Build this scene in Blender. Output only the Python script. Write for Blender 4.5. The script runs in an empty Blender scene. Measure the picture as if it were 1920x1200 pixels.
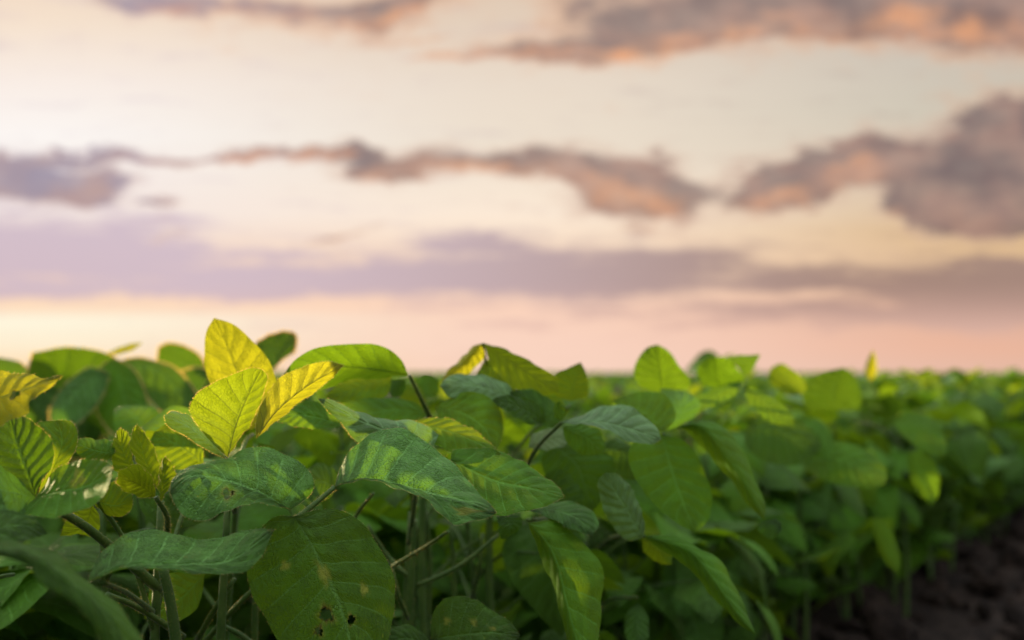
import bpy, bmesh, math, random
import numpy as np
from mathutils import Vector, Matrix
R = math.radians
rng = random.Random(11)
C = bpy.context.scene.collection
sc = bpy.context.scene

# ------------------------------------------------------------------ camera
H = 0.38                      # camera height, metres
F = 1867.0                    # focal length in pixels of the 1920 px photograph (35 mm lens)
PITCH = R(3.07)
CP, SP = math.cos(PITCH), math.sin(PITCH)
cam_d = bpy.data.cameras.new('camera'); cam = bpy.data.objects.new('camera', cam_d); C.objects.link(cam)
cam.location = (0, 0, H); cam.rotation_euler = (math.pi/2 + PITCH, 0, 0)
cam_d.lens = 35; cam_d.sensor_width = 36; cam_d.clip_start = 0.02; cam_d.clip_end = 2000
cam_d.dof.use_dof = True; cam_d.dof.focus_distance = 0.50; cam_d.dof.aperture_fstop = 5.0
sc.camera = cam
EXPO = 1.5
sc.view_settings.view_transform = 'Standard'; sc.view_settings.look = 'None'
sc.view_settings.exposure = EXPO; sc.view_settings.gamma = 1

# ------------------------------------------------------------------ node maths helper
class E:
    """a float socket with operators that add Math nodes"""
    def __init__(s, nt, v): s.nt = nt; s.v = v
    def op(s, kind, *a, clamp=False):
        n = s.nt.nodes.new('ShaderNodeMath'); n.operation = kind; n.use_clamp = clamp
        for i, x in enumerate((s,) + a):
            x = x.v if isinstance(x, E) else x
            if isinstance(x, (int, float)): n.inputs[i].default_value = x
            else: s.nt.links.new(x, n.inputs[i])
        return E(s.nt, n.outputs[0])
    def __add__(s, o): return s.op('ADD', o)
    __radd__ = __add__
    def __sub__(s, o): return s.op('SUBTRACT', o)
    def __rsub__(s, o): return E(s.nt, o).op('SUBTRACT', s)
    def __mul__(s, o): return s.op('MULTIPLY', o)
    __rmul__ = __mul__
    def __truediv__(s, o): return s.op('DIVIDE', o)
    def mx(s, o): return s.op('MAXIMUM', o)
    def mn(s, o): return s.op('MINIMUM', o)
    def abs(s): return s.op('ABSOLUTE')
    def pw(s, o): return s.op('POWER', o)
    def fract(s): return s.op('FRACT')
    def clamp(s): return s.op('ADD', 0.0, clamp=True)
    def ss(s, a, b):
        n = s.nt.nodes.new('ShaderNodeMapRange'); n.interpolation_type = 'SMOOTHSTEP'
        s.nt.links.new(s.v, n.inputs[0]); n.inputs[1].default_value = a; n.inputs[2].default_value = b
        if a > b: n.inputs[1].default_value = b; n.inputs[2].default_value = a; n.inputs[3].default_value = 1; n.inputs[4].default_value = 0
        return E(s.nt, n.outputs[0])
def lin(c, k=1.0):
    return tuple((((x/255)/12.92) if x/255 <= 0.04045 else ((x/255+0.055)/1.055)**2.4)*k for x in c) + (1,)
def combine(nt, x, y, z=0.0):
    n = nt.nodes.new('ShaderNodeCombineXYZ')
    for i, q in enumerate((x, y, z)):
        q = q.v if isinstance(q, E) else q
        if isinstance(q, (int, float)): n.inputs[i].default_value = q
        else: nt.links.new(q, n.inputs[i])
    return n.outputs[0]
def noise(nt, vec, scale, detail=4, rough=0.5, dist=0.0):
    n = nt.nodes.new('ShaderNodeTexNoise'); n.inputs['Scale'].default_value = scale
    n.inputs['Detail'].default_value = detail; n.inputs['Roughness'].default_value = rough; n.inputs['Distortion'].default_value = dist
    if vec is not None: nt.links.new(vec, n.inputs['Vector'])
    return E(nt, n.outputs[0])
def mixc(nt, f, a, b):
    n = nt.nodes.new('ShaderNodeMix'); n.data_type = 'RGBA'
    for i, q in ((0, f), (6, a), (7, b)):
        q = q.v if isinstance(q, E) else q
        if isinstance(q, (int, float)): n.inputs[i].default_value = q
        elif isinstance(q, tuple): n.inputs[i].default_value = q
        else: nt.links.new(q, n.inputs[i])
    return n.outputs[2]
def ramp(nt, f, stops):
    n = nt.nodes.new('ShaderNodeValToRGB'); nt.links.new(f.v, n.inputs[0]); cr = n.color_ramp
    while len(cr.elements) < len(stops): cr.elements.new(0.5)
    for e, (p, c) in zip(cr.elements, stops): e.position = p; e.color = c
    return n.outputs[0]

# ------------------------------------------------------------------ sky and sun
SUN_AZ, SUN_EL = R(-52), R(1.9)     # azimuth from +Y (view axis) towards -X, elevation
world = bpy.data.worlds.new('World'); sc.world = world; world.use_nodes = True
def build_sky():
    nt = world.node_tree; nt.nodes.clear(); L = nt.links.new
    out = nt.nodes.new('ShaderNodeOutputWorld')
    sky = nt.nodes.new('ShaderNodeTexSky'); sky.sky_type = 'NISHITA'; sky.sun_disc = False
    sky.sun_elevation = SUN_EL; sky.sun_rotation = SUN_AZ
    b1 = nt.nodes.new('ShaderNodeBackground'); L(sky.outputs[0], b1.inputs[0]); b1.inputs[1].default_value = 0.15
    tc = nt.nodes.new('ShaderNodeTexCoord'); sp = nt.nodes.new('ShaderNodeSeparateXYZ'); L(tc.outputs['Generated'], sp.inputs[0])
    dx, dy, dz = (E(nt, sp.outputs[i]) for i in range(3))
    den = dy.mx(0.15)
    # azimuth / elevation on the vertical plane to the north, in thousands of photo pixels
    X0 = dx/den*1.867 + 0.960
    Y0 = 0.700 - dz/den*1.867
    wv = combine(nt, X0*1.6, Y0*4.0)
    X = X0 + (noise(nt, wv, 2.2, 5, 0.6) - 0.5)*0.20
    Y = Y0 + (noise(nt, combine(nt, X0*1.7 + 7.0, Y0*4.2), 2.4, 5, 0.62) - 0.5)*0.10
    fx = noise(nt, combine(nt, X0*5.0+2.0, Y0*8.0), 2.2, 4, 0.6)
    X = X + (fx - 0.5)*0.07; Y = Y + (noise(nt, combine(nt, X0*5.0+13.0, Y0*8.0), 2.2, 4, 0.6) - 0.5)*0.050
    def blobs(lst, X, Y):
        tot = None
        for cx, cy, rx, ry, amp, tilt in lst:
            a = X - cx; b = Y - cy
            if tilt: b = b + a*tilt
            e = ((a*a)/(rx*rx) + (b*b)/(ry*ry)).op('MULTIPLY', -1.0).op('EXPONENT')*amp
            tot = e if tot is None else tot + e
        return tot
    A = [(1.62,0.00,.36,.060,1.5,0),(1.30,.045,.22,.040,1.25,0.05),(1.05,.090,.17,.020,1.0,0),(0.85,.10,.09,.012,.6,0),(1.95,-.01,.30,.085,1.4,0),
         (1.10,-.01,.12,.040,.50,0),(.30,-.005,.15,.030,1.2,0),(.72,.0,.12,.040,1.3,.15),(.51,.015,.12,.04,.62,0),(.80,.062,.10,.012,.4,0),
         (.22,.298,.20,.012,.8,0),(.50,.285,.16,.016,.9,.05),(.04,.325,.12,.040,1.0,0),(.17,.345,.07,.022,.9,0),(.63,.278,.06,.016,.6,0),
         (.70,.318,.09,.026,1.0,0),(.80,.300,.10,.028,.6,0),(.31,.372,.04,.009,1.1,0),(.62,.445,.05,.014,.7,.4),(.30,.445,.04,.012,.5,.2),
         (1.00,.305,.14,.030,1.1,-.05),(1.16,.328,.11,.048,1.4,-.15),(1.23,.365,.11,.052,1.2,-.1),
         (1.43,.352,.050,.045,1.4,.35),(1.53,.325,.09,.042,1.4,.35),(1.62,.295,.09,.034,1.4,.25),
         (1.72,.320,.08,.046,1.0,0),(1.88,.300,.14,.095,1.6,0.1),(1.83,.400,.17,.034,1.5,0),(1.90,.230,.07,.045,1.1,0),(2.1,.33,.2,.09,1.2,0),
         (-.3,.33,.3,.04,1.1,0),(-.4,.05,.3,.05,1.0,0),(2.5,.05,.5,.06,1.2,0)]
    sh = noise(nt, combine(nt, X0*2.2+3.0, Y0*5.0), 3.2, 6, 0.62)
    fn = (noise(nt, combine(nt, X0*2.0+41.0, Y0*3.6), 9.0, 4, 0.6) - 0.5)*0.7
    dA = blobs(A, X, Y) + (sh - 0.5)*1.0 + fn
    A2 = dA
    up = blobs(A, X, Y + 0.022) + fn + (noise(nt, combine(nt, X0*2.2+3.0, (Y0+0.020)*5.0), 3.2, 6, 0.62) - 0.5)*1.0
    mA = dA.ss(0.06, 0.95)
    core = dA.ss(0.30, 0.85)
    lit = (dA - up).ss(0.08, 0.65)          # thinner just below: the underside caught by the low sun
    B = [(.12,.450,.36,.060,1.0,0),(.50,.515,.50,.034,1.0,0),(.90,.452,.14,.016,.9,0),(1.05,.500,.30,.044,1.2,.03),(1.10,.545,.18,.024,.9,0),
         (1.33,.475,.12,.020,.6,0),(1.55,.525,.22,.028,1.0,0),(1.88,.535,.18,.055,1.4,0),(1.50,.585,.45,.018,.8,0),(1.25,.610,.5,.012,.4,0),
         (.25,.545,.5,.014,.7,0),(1.9,.60,.3,.024,.7,0),(-.4,.48,.5,.05,.9,0),(2.4,.53,.4,.05,.9,0)]
    sb = noise(nt, combine(nt, X0*1.3+11.0, Y0*6.0), 2.6, 5, 0.58)
    dB = blobs(B, X, Y*0.65 + Y0*0.35) + (sb - 0.5)*0.7
    st = noise(nt, combine(nt, X0*1.6+31.0, Y0*11.0), 3.2, 6, 0.62)
    mB = (dB + (st - 0.5)*2.4 + fn*0.5).ss(0.05, 1.1)*0.88
    k = 2**(-EXPO)
    def yr(p): return [((y+100)/900, lin(c, k)) for y, c in p]
    t = (Y0 + 0.1)/0.9
    left = ramp(nt, t, yr([(-90,(240,214,190)),(30,(246,226,206)),(150,(250,238,230)),(250,(253,247,243)),(400,(246,232,226)),(520,(250,215,190)),(575,(255,222,190)),(600,(255,247,222)),(650,(255,238,208)),(700,(255,216,168)),(790,(230,180,140))]))
    mid = ramp(nt, t, yr([(-90,(222,200,178)),(30,(226,206,186)),(150,(234,219,202)),(270,(238,224,206)),(400,(253,234,214)),(500,(250,218,190)),(575,(252,212,188)),(640,(250,212,192)),(695,(249,212,192)),(790,(220,180,150))]))
    right = ramp(nt, t, yr([(-90,(190,184,176)),(100,(203,194,180)),(200,(205,197,180)),(320,(216,200,178)),(430,(220,184,138)),(500,(224,188,150)),(580,(226,178,152)),(650,(234,182,156)),(695,(230,186,164)),(790,(200,160,140))]))
    col = mixc(nt, X0.ss(0.0, 1.05), left, mid); col = mixc(nt, X0.ss(0.95, 1.95), col, right)
    # soft low mauve bands
    mv = mixc(nt, X0.ss(0.3, 1.7), lin((206,186,200), k), lin((156,128,120), k))
    mv = mixc(nt, Y0.ss(0.52, 0.66), mv, lin((228,186,170), k))
    col = mixc(nt, mB, col, mv)
    # upper clouds: peach edges, grey-brown core, orange-lit undersides
    edge = mixc(nt, Y0.ss(0.12, 0.26), lin((240,178,132), k), lin((222,190,168), k))
    edge = mixc(nt, X0.ss(0.45, 0.10), edge, lin((214,200,208), k))
    cr = mixc(nt, X0.ss(0.2, 0.8), lin((160,150,168), k), lin((142,124,120), k))
    cr = mixc(nt, X0.ss(1.2, 1.9), cr, lin((124,108,108), k))
    cc = mixc(nt, core, edge, cr)
    sh2 = noise(nt, combine(nt, X0*2.4+1.0, Y0*3.6), 4.0, 3, 0.5).ss(0.30, 0.80)
    patch = noise(nt, combine(nt, X0*3.1+51.0, Y0*4.4), 3.4, 4, 0.6).ss(0.36, 0.66)
    cc = mixc(nt, lit*(patch*0.75 + 0.2)*mixw(nt, Y0.ss(0.16, 0.28), 0.95, 0.65)*X0.ss(0.1, .5)*mixw(nt, Y0.ss(.15,.25)*X0.ss(1.6, 1.75), 1.0, 0.25), cc, lin((244,174,126), k))
    cc = mixc(nt, sh2*0.7, cc, lin((200,160,142), k))
    wisp = noise(nt, combine(nt, X0*2.0+21.0, Y0*3.6), 5.0, 5, 0.6).ss(0.25, 0.65)
    col = mixc(nt, mA*(wisp*0.16 + 0.84), col, cc)
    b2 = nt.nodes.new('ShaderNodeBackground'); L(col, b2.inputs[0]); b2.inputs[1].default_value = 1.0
    col2 = mixc(nt, dz.ss(0.42, 0.75), col, lin((235,240,246), k*1.55)); L(col2, b2.inputs[0])  # overhead sky raised past white as added fill on the leaf tops
    # even sky tone behind the camera, added as leaf fill, over Nishita sky
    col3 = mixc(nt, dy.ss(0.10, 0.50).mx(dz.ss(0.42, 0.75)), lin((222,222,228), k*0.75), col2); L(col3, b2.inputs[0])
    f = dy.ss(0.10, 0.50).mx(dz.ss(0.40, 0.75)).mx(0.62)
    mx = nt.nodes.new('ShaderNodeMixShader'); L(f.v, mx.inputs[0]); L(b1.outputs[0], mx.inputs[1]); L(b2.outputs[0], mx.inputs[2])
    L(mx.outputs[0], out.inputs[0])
def mixw(nt, f, a, b): return f*(b-a) + a
build_sky()
sun_d = bpy.data.lights.new('sun', 'SUN'); sun_d.energy = 3.4; sun_d.angle = R(1.2); sun_d.color = (1.0, 0.79, 0.42)
sun = bpy.data.objects.new('sun', sun_d); C.objects.link(sun)
sdir = Vector((math.sin(SUN_AZ)*math.cos(SUN_EL), math.cos(SUN_AZ)*math.cos(SUN_EL), math.sin(SUN_EL)))
sun.rotation_euler = sdir.to_track_quat('Z', 'Y').to_euler(); sun.location = sdir*20

# ------------------------------------------------------------------ materials
def newmat(name):
    m = bpy.data.materials.new(name); m.use_nodes = True; nt = m.node_tree; nt.nodes.clear()
    return m, nt, nt.nodes.new('ShaderNodeOutputMaterial')
def leaf_mat(name, top, under, trans, tw=0.5, bump=1.0, yellow=0.35, spec=.16, rough=.58):
    m, nt, out = newmat(name); L = nt.links.new
    uvn = nt.nodes.new('ShaderNodeUVMap'); uvn.uv_map = 'UVMap'
    sp = nt.nodes.new('ShaderNodeSeparateXYZ'); L(uvn.outputs[0], sp.inputs[0])
    u = E(nt, sp.outputs[0]); v = E(nt, sp.outputs[1])*2 - 1
    oi = nt.nodes.new('ShaderNodeObjectInfo'); rnd = E(nt, oi.outputs['Random'])
    a = v.abs()
    wob = noise(nt, combine(nt, u*5, v*2.5, rnd*40), 1.0, 2)
    ph = (u - a*0.21 + a*a*0.03 + (wob-0.5)*0.035)*8.0
    d = (ph.fract() - 0.5).abs()
    vein = d.ss(0.062, 0.0)*(a.ss(1.0, .8))
    rib = a.ss(0.045, 0.0)
    veins = vein.mx(rib)
    geo = nt.nodes.new('ShaderNodeNewGeometry'); back = E(nt, geo.outputs['Backfacing'])
    # fine net of veinlets
    cvw = noise(nt, combine(nt, u*8, v*4, rnd*17), 1.0, 3, .6)
    vo = nt.nodes.new('ShaderNodeTexVoronoi'); vo.feature = 'DISTANCE_TO_EDGE'; vo.inputs['Scale'].default_value = 1
    L(combine(nt, u*42 - a*10 + (cvw-.5)*2.5, v*17 + (cvw-.5)*3.0, rnd*30), vo.inputs['Vector'])
    net = E(nt, vo.outputs[0])
    netm = net.ss(0.0, 0.16)
    att = nt.nodes.new('ShaderNodeAttribute'); att.attribute_name = 'mark'
    sa = nt.nodes.new('ShaderNodeSeparateColor'); L(att.outputs['Color'], sa.inputs[0])
    brown = E(nt, sa.outputs[0]); yel = E(nt, sa.outputs[1])
    big = noise(nt, combine(nt, u*2.6, v*1.3, rnd*60), 1.0, 4, .6)
    cv = noise(nt, combine(nt, u*3.0, v*1.5, rnd*60+9), 9.0, 5, .6)
    vcol = tuple(min(1, c*2.0+.05) for c in top[:3]) + (1,)
    t_hi = tuple(min(1, c*1.35) for c in top[:3]) + (1,); t_lo = tuple(c*0.72 for c in top[:3]) + (1,)
    col = mixc(nt, big.ss(0.3, 0.7), t_lo, t_hi)
    col = mixc(nt, (rnd*0.5 + 0.0)*yellow, col, (0.17, 0.20, 0.022, 1))
    col = mixc(nt, cv.ss(.35, .75)*0.35, col, t_lo)
    col = mixc(nt, (vein.pw(1.2)*.85).mx(rib*.85) + (1-netm)*0.17, col, vcol)
    und = mixc(nt, veins*0.5, under, (0.20, 0.25, 0.10, 1))
    col = mixc(nt, back, col, und)
    # specks and feeding marks
    spk = nt.nodes.new('ShaderNodeTexVoronoi'); spk.inputs['Scale'].default_value = 1
    L(combine(nt, u*7, v*3.5, rnd*90), spk.inputs['Vector'])
    spm = E(nt, spk.outputs['Distance']).ss(0.10, 0.04)*E(nt, spk.outputs['Color']).ss(0.60, 0.62)*0.55
    yel2 = yel.mx(spm)
    col = mixc(nt, yel2, col, (0.36, 0.36, 0.05, 1))
    col = mixc(nt, brown, col, (0.10, 0.05, 0.015, 1))
    tcol = mixc(nt, rnd*yellow, trans, (0.62, 0.50, 0.02, 1))
    tcol = mixc(nt, big.ss(.35, .7)*.4, tcol, tuple(c*.6 for c in trans[:3]) + (1,))
    tcol = mixc(nt, veins*0.65 + (1-netm)*0.30, tcol, tuple(c*.26 for c in trans[:3]) + (1,))
    tcol = mixc(nt, brown, tcol, (0.12, 0.05, 0.01, 1))
    # relief: quilting between the veins, veinlets, fine down
    quilt = (d*2).mn(1.0).pw(0.6)*a.ss(0.0, 0.10)
    fine = noise(nt, combine(nt, u*90, v*40, rnd*30), 1.0, 3, .6)
    hgt = quilt*0.50 + veins*.12 + netm*0.22*(noise(nt, combine(nt, u*9, v*5, rnd*11), 1.0, 2).ss(.3, .7)*.7+.3) + cv*0.5 + fine*0.12
    bp = nt.nodes.new('ShaderNodeBump'); L(hgt.v, bp.inputs['Height'])
    bp.inputs['Distance'].default_value = 0.0017; bp.inputs['Strength'].default_value = bump
    p = nt.nodes.new('ShaderNodeBsdfPrincipled'); L(col, p.inputs['Base Color'])
    L((back*0.14 + rough + (cv-0.5)*0.2).v, p.inputs['Roughness']); p.inputs['Specular IOR Level'].default_value = spec
    p.inputs['Sheen Weight'].default_value = 0.03; p.inputs['Sheen Roughness'].default_value = 0.45
    p.inputs['Sheen Tint'].default_value = (0.85, 0.95, 0.9, 1)
    L(bp.outputs[0], p.inputs['Normal'])
    tr = nt.nodes.new('ShaderNodeBsdfTranslucent'); L(tcol, tr.inputs[0]); L(bp.outputs[0], tr.inputs['Normal'])
    ms = nt.nodes.new('ShaderNodeMixShader'); ms.inputs[0].default_value = tw
    L(p.outputs[0], ms.inputs[1]); L(tr.outputs[0], ms.inputs[2]); L(ms.outputs[0], out.inputs[0])
    return m
M_LEAF = leaf_mat('soybean_leaf', (0.078, 0.225, 0.010, 1), (0.11, 0.23, 0.035, 1), (0.30, 0.54, 0.010, 1), 0.38, 1.0, .16, .2)
M_YOUNG = leaf_mat('yellow_soybean_leaf', (0.20, 0.27, 0.02, 1), (0.22, 0.26, 0.04, 1), (0.70, 0.68, 0.02, 1), 0.58, 1.1, .5)
M_LIME = leaf_mat('young_soybean_leaf', (0.120, 0.290, 0.010, 1), (0.16, 0.27, 0.03, 1), (0.46, 0.60, 0.010, 1), 0.46, 1.1, .15)
M_GREY = leaf_mat('downy_soybean_leaf', (0.102, 0.262, 0.040, 1), (0.13, 0.26, 0.06, 1), (0.22, 0.50, 0.012, 1), 0.30, 1.8, .03, .28, .48)
M_PALE = leaf_mat('pale_downy_soybean_leaf', (0.150, 0.310, 0.095, 1), (0.20, 0.32, 0.10, 1), (0.28, 0.50, 0.03, 1), 0.24, 1.2, .03, .45, .40)
M_DARK = leaf_mat('dark_shaded_soybean_leaf', (0.060, 0.160, 0.010, 1), (0.08, 0.17, 0.035, 1), (0.20, 0.40, 0.010, 1), 0.34, 1.5, .08, .24)  # dark leaves; also puts deep-canopy shade into the leaf colour
def hair_mat():
    m, nt, out = newmat('leaf_down_rim_glow'); L = nt.links.new
    p = nt.nodes.new('ShaderNodeBsdfPrincipled'); p.inputs['Base Color'].default_value = (0.45, 0.50, 0.26, 1); p.inputs['Roughness'].default_value = .5
    tr = nt.nodes.new('ShaderNodeBsdfTranslucent'); tr.inputs[0].default_value = (0.98, 0.66, 0.16, 1)  # orange of the backlit rim put into the down's colour
    ms = nt.nodes.new('ShaderNodeMixShader'); ms.inputs[0].default_value = .6
    L(p.outputs[0], ms.inputs[1]); L(tr.outputs[0], ms.inputs[2]); L(ms.outputs[0], out.inputs[0]); return m
M_HAIR = hair_mat()
def stem_mat():
    m, nt, out = newmat('soybean_stem'); L = nt.links.new
    tc = nt.nodes.new('ShaderNodeTexCoord')
    n = noise(nt, tc.outputs['Object'], 60, 4, .6)
    n2 = noise(nt, tc.outputs['Object'], 500, 2, .6)
    col = mixc(nt, n.ss(.35, .7), (0.045, 0.115, 0.012, 1), (0.10, 0.175, 0.026, 1))
    col = mixc(nt, n2.ss(.5, .8)*.15, col, (0.12, 0.07, 0.03, 1))
    p = nt.nodes.new('ShaderNodeBsdfPrincipled'); L(col, p.inputs['Base Color']); p.inputs['Roughness'].default_value = .55
    p.inputs['Sheen Weight'].default_value = .15; p.inputs['Sheen Roughness'].default_value = .4
    bp = nt.nodes.new('ShaderNodeBump'); L(n2.v, bp.inputs['Height']); bp.inputs['Distance'].default_value = .0006; L(bp.outputs[0], p.inputs['Normal'])
    tr = nt.nodes.new('ShaderNodeBsdfTranslucent'); tr.inputs[0].default_value = (0.3, 0.34, 0.05, 1)
    ms = nt.nodes.new('ShaderNodeMixShader'); ms.inputs[0].default_value = .15
    L(p.outputs[0], ms.inputs[1]); L(tr.outputs[0], ms.inputs[2]); L(ms.outputs[0], out.inputs[0]); return m
M_STEM = stem_mat()
def soil_mat():
    m, nt, out = newmat('dark_soil'); L = nt.links.new
    tc = nt.nodes.new('ShaderNodeTexCoord')
    n = noise(nt, tc.outputs['Object'], 22, 8, .65); n2 = noise(nt, tc.outputs['Object'], 5, 3, .5); n3 = noise(nt, tc.outputs['Object'], 160, 4, .6)
    col = mixc(nt, n.ss(.35, .7), (0.012, 0.0075, 0.006, 1), (0.064, 0.042, 0.032, 1))
    col = mixc(nt, n3.ss(.62, .75)*.5, col, (0.13, 0.09, 0.07, 1))
    col = mixc(nt, n2.ss(.4, .7)*.4, col, (0.02, 0.014, 0.012, 1))
    p = nt.nodes.new('ShaderNodeBsdfPrincipled'); L(col, p.inputs['Base Color']); p.inputs['Roughness'].default_value = .9
    p.inputs['Specular IOR Level'].default_value = .2
    bp = nt.nodes.new('ShaderNodeBump'); L((n + n3*.3).v, bp.inputs['Height']); bp.inputs['Distance'].default_value = .012; L(bp.outputs[0], p.inputs['Normal'])
    L(p.outputs[0], out.inputs[0]); return m
M_SOIL = soil_mat()

# ------------------------------------------------------------------ mesh helpers
def link(o, parent=None):
    C.objects.link(o)
    if parent is not None: o.parent = parent
    return o
def mesh_obj(name, me, parent=None, loc=None):
    o = bpy.data.objects.new(name, me); link(o, parent)
    if loc is not None: o.location = loc
    return o
def at(px, py, d):
    """the point seen at photo pixel (px, py), d metres in front of the camera"""
    xc = (px-960)/F*d; yc = (600-py)/F*d
    return np.array([xc, d*CP - yc*SP, H + d*SP + yc*CP])
def catmull(P, n):
    P = np.array(P, float)
    if len(P) == 2:
        t = np.linspace(0, 1, n)[:, None]; return P[0]*(1-t) + P[1]*t
    seg = np.sqrt(np.linalg.norm(np.diff(P, axis=0), axis=1)); s = np.concatenate([[0], np.cumsum(seg)])
    chord = np.concatenate([[0], np.cumsum(np.linalg.norm(np.diff(P, axis=0), axis=1))])
    Pe = np.vstack([2*P[0]-P[1], P, 2*P[-1]-P[-2]]); se = np.concatenate([[s[0]-(s[1]-s[0])], s, [s[-1]+(s[-1]-s[-2])]])
    q = np.linspace(0, chord[-1], n); q = np.interp(q, chord, s)
    out = []
    for x in q:
        i = min(max(np.searchsorted(s, x, side='right')-1, 0), len(P)-2)+1
        p0, p1, p2, p3 = Pe[i-1:i+3]; t0, t1, t2, t3 = se[i-1:i+3]
        A1 = (t1-x)/(t1-t0)*p0 + (x-t0)/(t1-t0)*p1; A2 = (t2-x)/(t2-t1)*p1 + (x-t1)/(t2-t1)*p2; A3 = (t3-x)/(t3-t2)*p2 + (x-t2)/(t3-t2)*p3
        B1 = (t2-x)/(t2-t0)*A1 + (x-t0)/(t2-t0)*A2; B2 = (t3-x)/(t3-t1)*A2 + (x-t1)/(t3-t1)*A3
        out.append((t2-x)/(t2-t1)*B1 + (x-t1)/(t2-t1)*B2)
    return np.array(out)
def wobble(u, v, seed):
    r = np.random.RandomState(seed)
    h = np.zeros_like(u)
    for k in range(7):
        fu, fv = r.uniform(1.5, 7), r.uniform(.5, 3.2); p = r.uniform(0, 6.28)
        h += np.sin(6.28*(fu*u/2 + fv*v/2) + p)/ (1+.35*fu)
    return h*.35
def blade(name, rails, vs, nu=26, nv=14, side=1, puff=0.0007, wav=0.0008, seed=0, mat=None, hairs=0, holes=(), up=None, hlen=0.0011, rimf=.68):
    """leaf blade through longitudinal rails (all share base and tip); vs = position of each rail across, -1..1"""
    S = [catmull(r, nu+1) for r in rails]
    V = np.linspace(-1, 1, nv*2+1); V = np.sign(V)*np.abs(V)**0.92
    G = np.zeros((nu+1, len(V), 3)); S = np.array(S); vs = np.array(vs, float)
    for j, v in enumerate(V):
        i = min(max(np.searchsorted(vs, v, side='right')-1, 0), len(vs)-2)
        t = (v-vs[i])/(vs[i+1]-vs[i])
        linp = S[i]*(1-t) + S[i+1]*t
        q = np.zeros_like(linp)                       # smooth curve through all the rails
        for a in range(len(vs)):
            w = 1.0
            for b in range(len(vs)):
                if a != b: w *= (v-vs[b])/(vs[a]-vs[b])
            q += w*S[a]
        k = .55 if len(vs) == 3 else .0
        if len(vs) > 3:
            ts = t*t*(3-2*t); linp = linp
        G[:, j] = linp*(1-k) + q*k
    U = np.linspace(0, 1, nu+1)[:, None]*np.ones((1, len(V))); VV = np.ones((nu+1, 1))*V[None, :]
    du = np.gradient(G, axis=0); dv = np.gradient(G, axis=1); N = np.cross(du, dv)
    ln = np.linalg.norm(N, axis=2, keepdims=True); ln[ln < 1e-12] = 1; N = N/ln
    mean = N[3:-3, 3:-3].mean(axis=(0, 1))
    upv = np.array(up if up is not None else (0, -0.45, 1.0))
    sgn = 1.0 if mean @ upv >= 0 else -1.0
    sgn *= side
    a = np.abs(VV); env = np.sin(np.pi*np.clip(U, 0, 1))**.5*np.clip(1.0, 0, 1)
    ph = (U - a*.21 + a*a*.03)*8.0; d = np.abs((ph % 1) - .5)*2
    hgt = .9*puff*(np.clip(d, 0, 1)**.6*np.clip(a/.12, 0, 1)*1.0)*env + wav*wobble(U, VV, seed)*env*(.35+.65*a)
    hgt += 0.0006*np.sin(U*23+seed+VV*2)*a**3*env
    G = G + N*sgn*hgt[:, :, None]
    nV = len(V); verts = G.reshape(-1, 3)
    mark = np.zeros((len(verts), 4)); mark[:, 3] = 1
    dead = np.zeros(len(verts), bool)
    u_, v_ = U.reshape(-1), VV.reshape(-1)
    rr = np.random.RandomState(seed+5)
    for hu, hv, ru, rv, kind in holes:
        ang = np.arctan2((v_-hv)/rv, (u_-hu)/ru); rad = np.sqrt(((u_-hu)/ru)**2 + ((v_-hv)/rv)**2)
        jag = 1 + .22*np.sin(3*ang+rr.uniform(0, 6)) + .15*np.sin(5*ang+rr.uniform(0, 6)) + .1*np.sin(9*ang)
        rad = rad/jag
        if kind == 'h': dead |= rad < 1
        mark[:, 0] = np.maximum(mark[:, 0], np.clip((1.35-rad)/.3, 0, 1)*(.85 if kind == 'h' else .0))
        mark[:, 1] = np.maximum(mark[:, 1], np.clip((2.0-rad)/.8, 0, 1)*(.6 if kind == 'h' else .8))
    faces = []
    for i in range(nu):
        for j in range(nV-1):
            q = [i*nV+j, i*nV+j+1, (i+1)*nV+j+1, (i+1)*nV+j]
            if dead[q].sum() >= 2: continue
            faces.append(q if sgn < 0 else q[::-1])
    uvs = np.stack([u_, v_*.5+.5], 1)
    verts = verts.tolist(); matid = [0]*len(faces)
    if side < 0:                                       # raised midrib on the underside
        jm = nv; b0 = len(verts)
        wr = np.linalg.norm(du[nu//2, jm])*nu*0.0038
        for i in range(0, nu+1):
            r_ = wr*(1.15-.85*i/nu); n_ = N[i, jm]*sgn; s_ = dv[i, jm]; s_ = s_/(np.linalg.norm(s_)+1e-9); c = G[i, jm]
            verts += [list(c + s_*r_ - n_*0.0), list(c - n_*r_*1.5), list(c - s_*r_)]
        uvs = np.vstack([uvs, np.array([[i/nu, .5] for i in range(nu+1) for _ in range(3)])])
        mark = np.vstack([mark, np.tile([0, 0, 0, 1], (3*(nu+1), 1))])
        for i in range(nu):
            p = b0+3*i
            if dead[i*nV+jm]: continue
            for k in (0, 1): faces.append([p+k, p+k+1, p+k+4, p+k+3]); matid.append(0)
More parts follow.
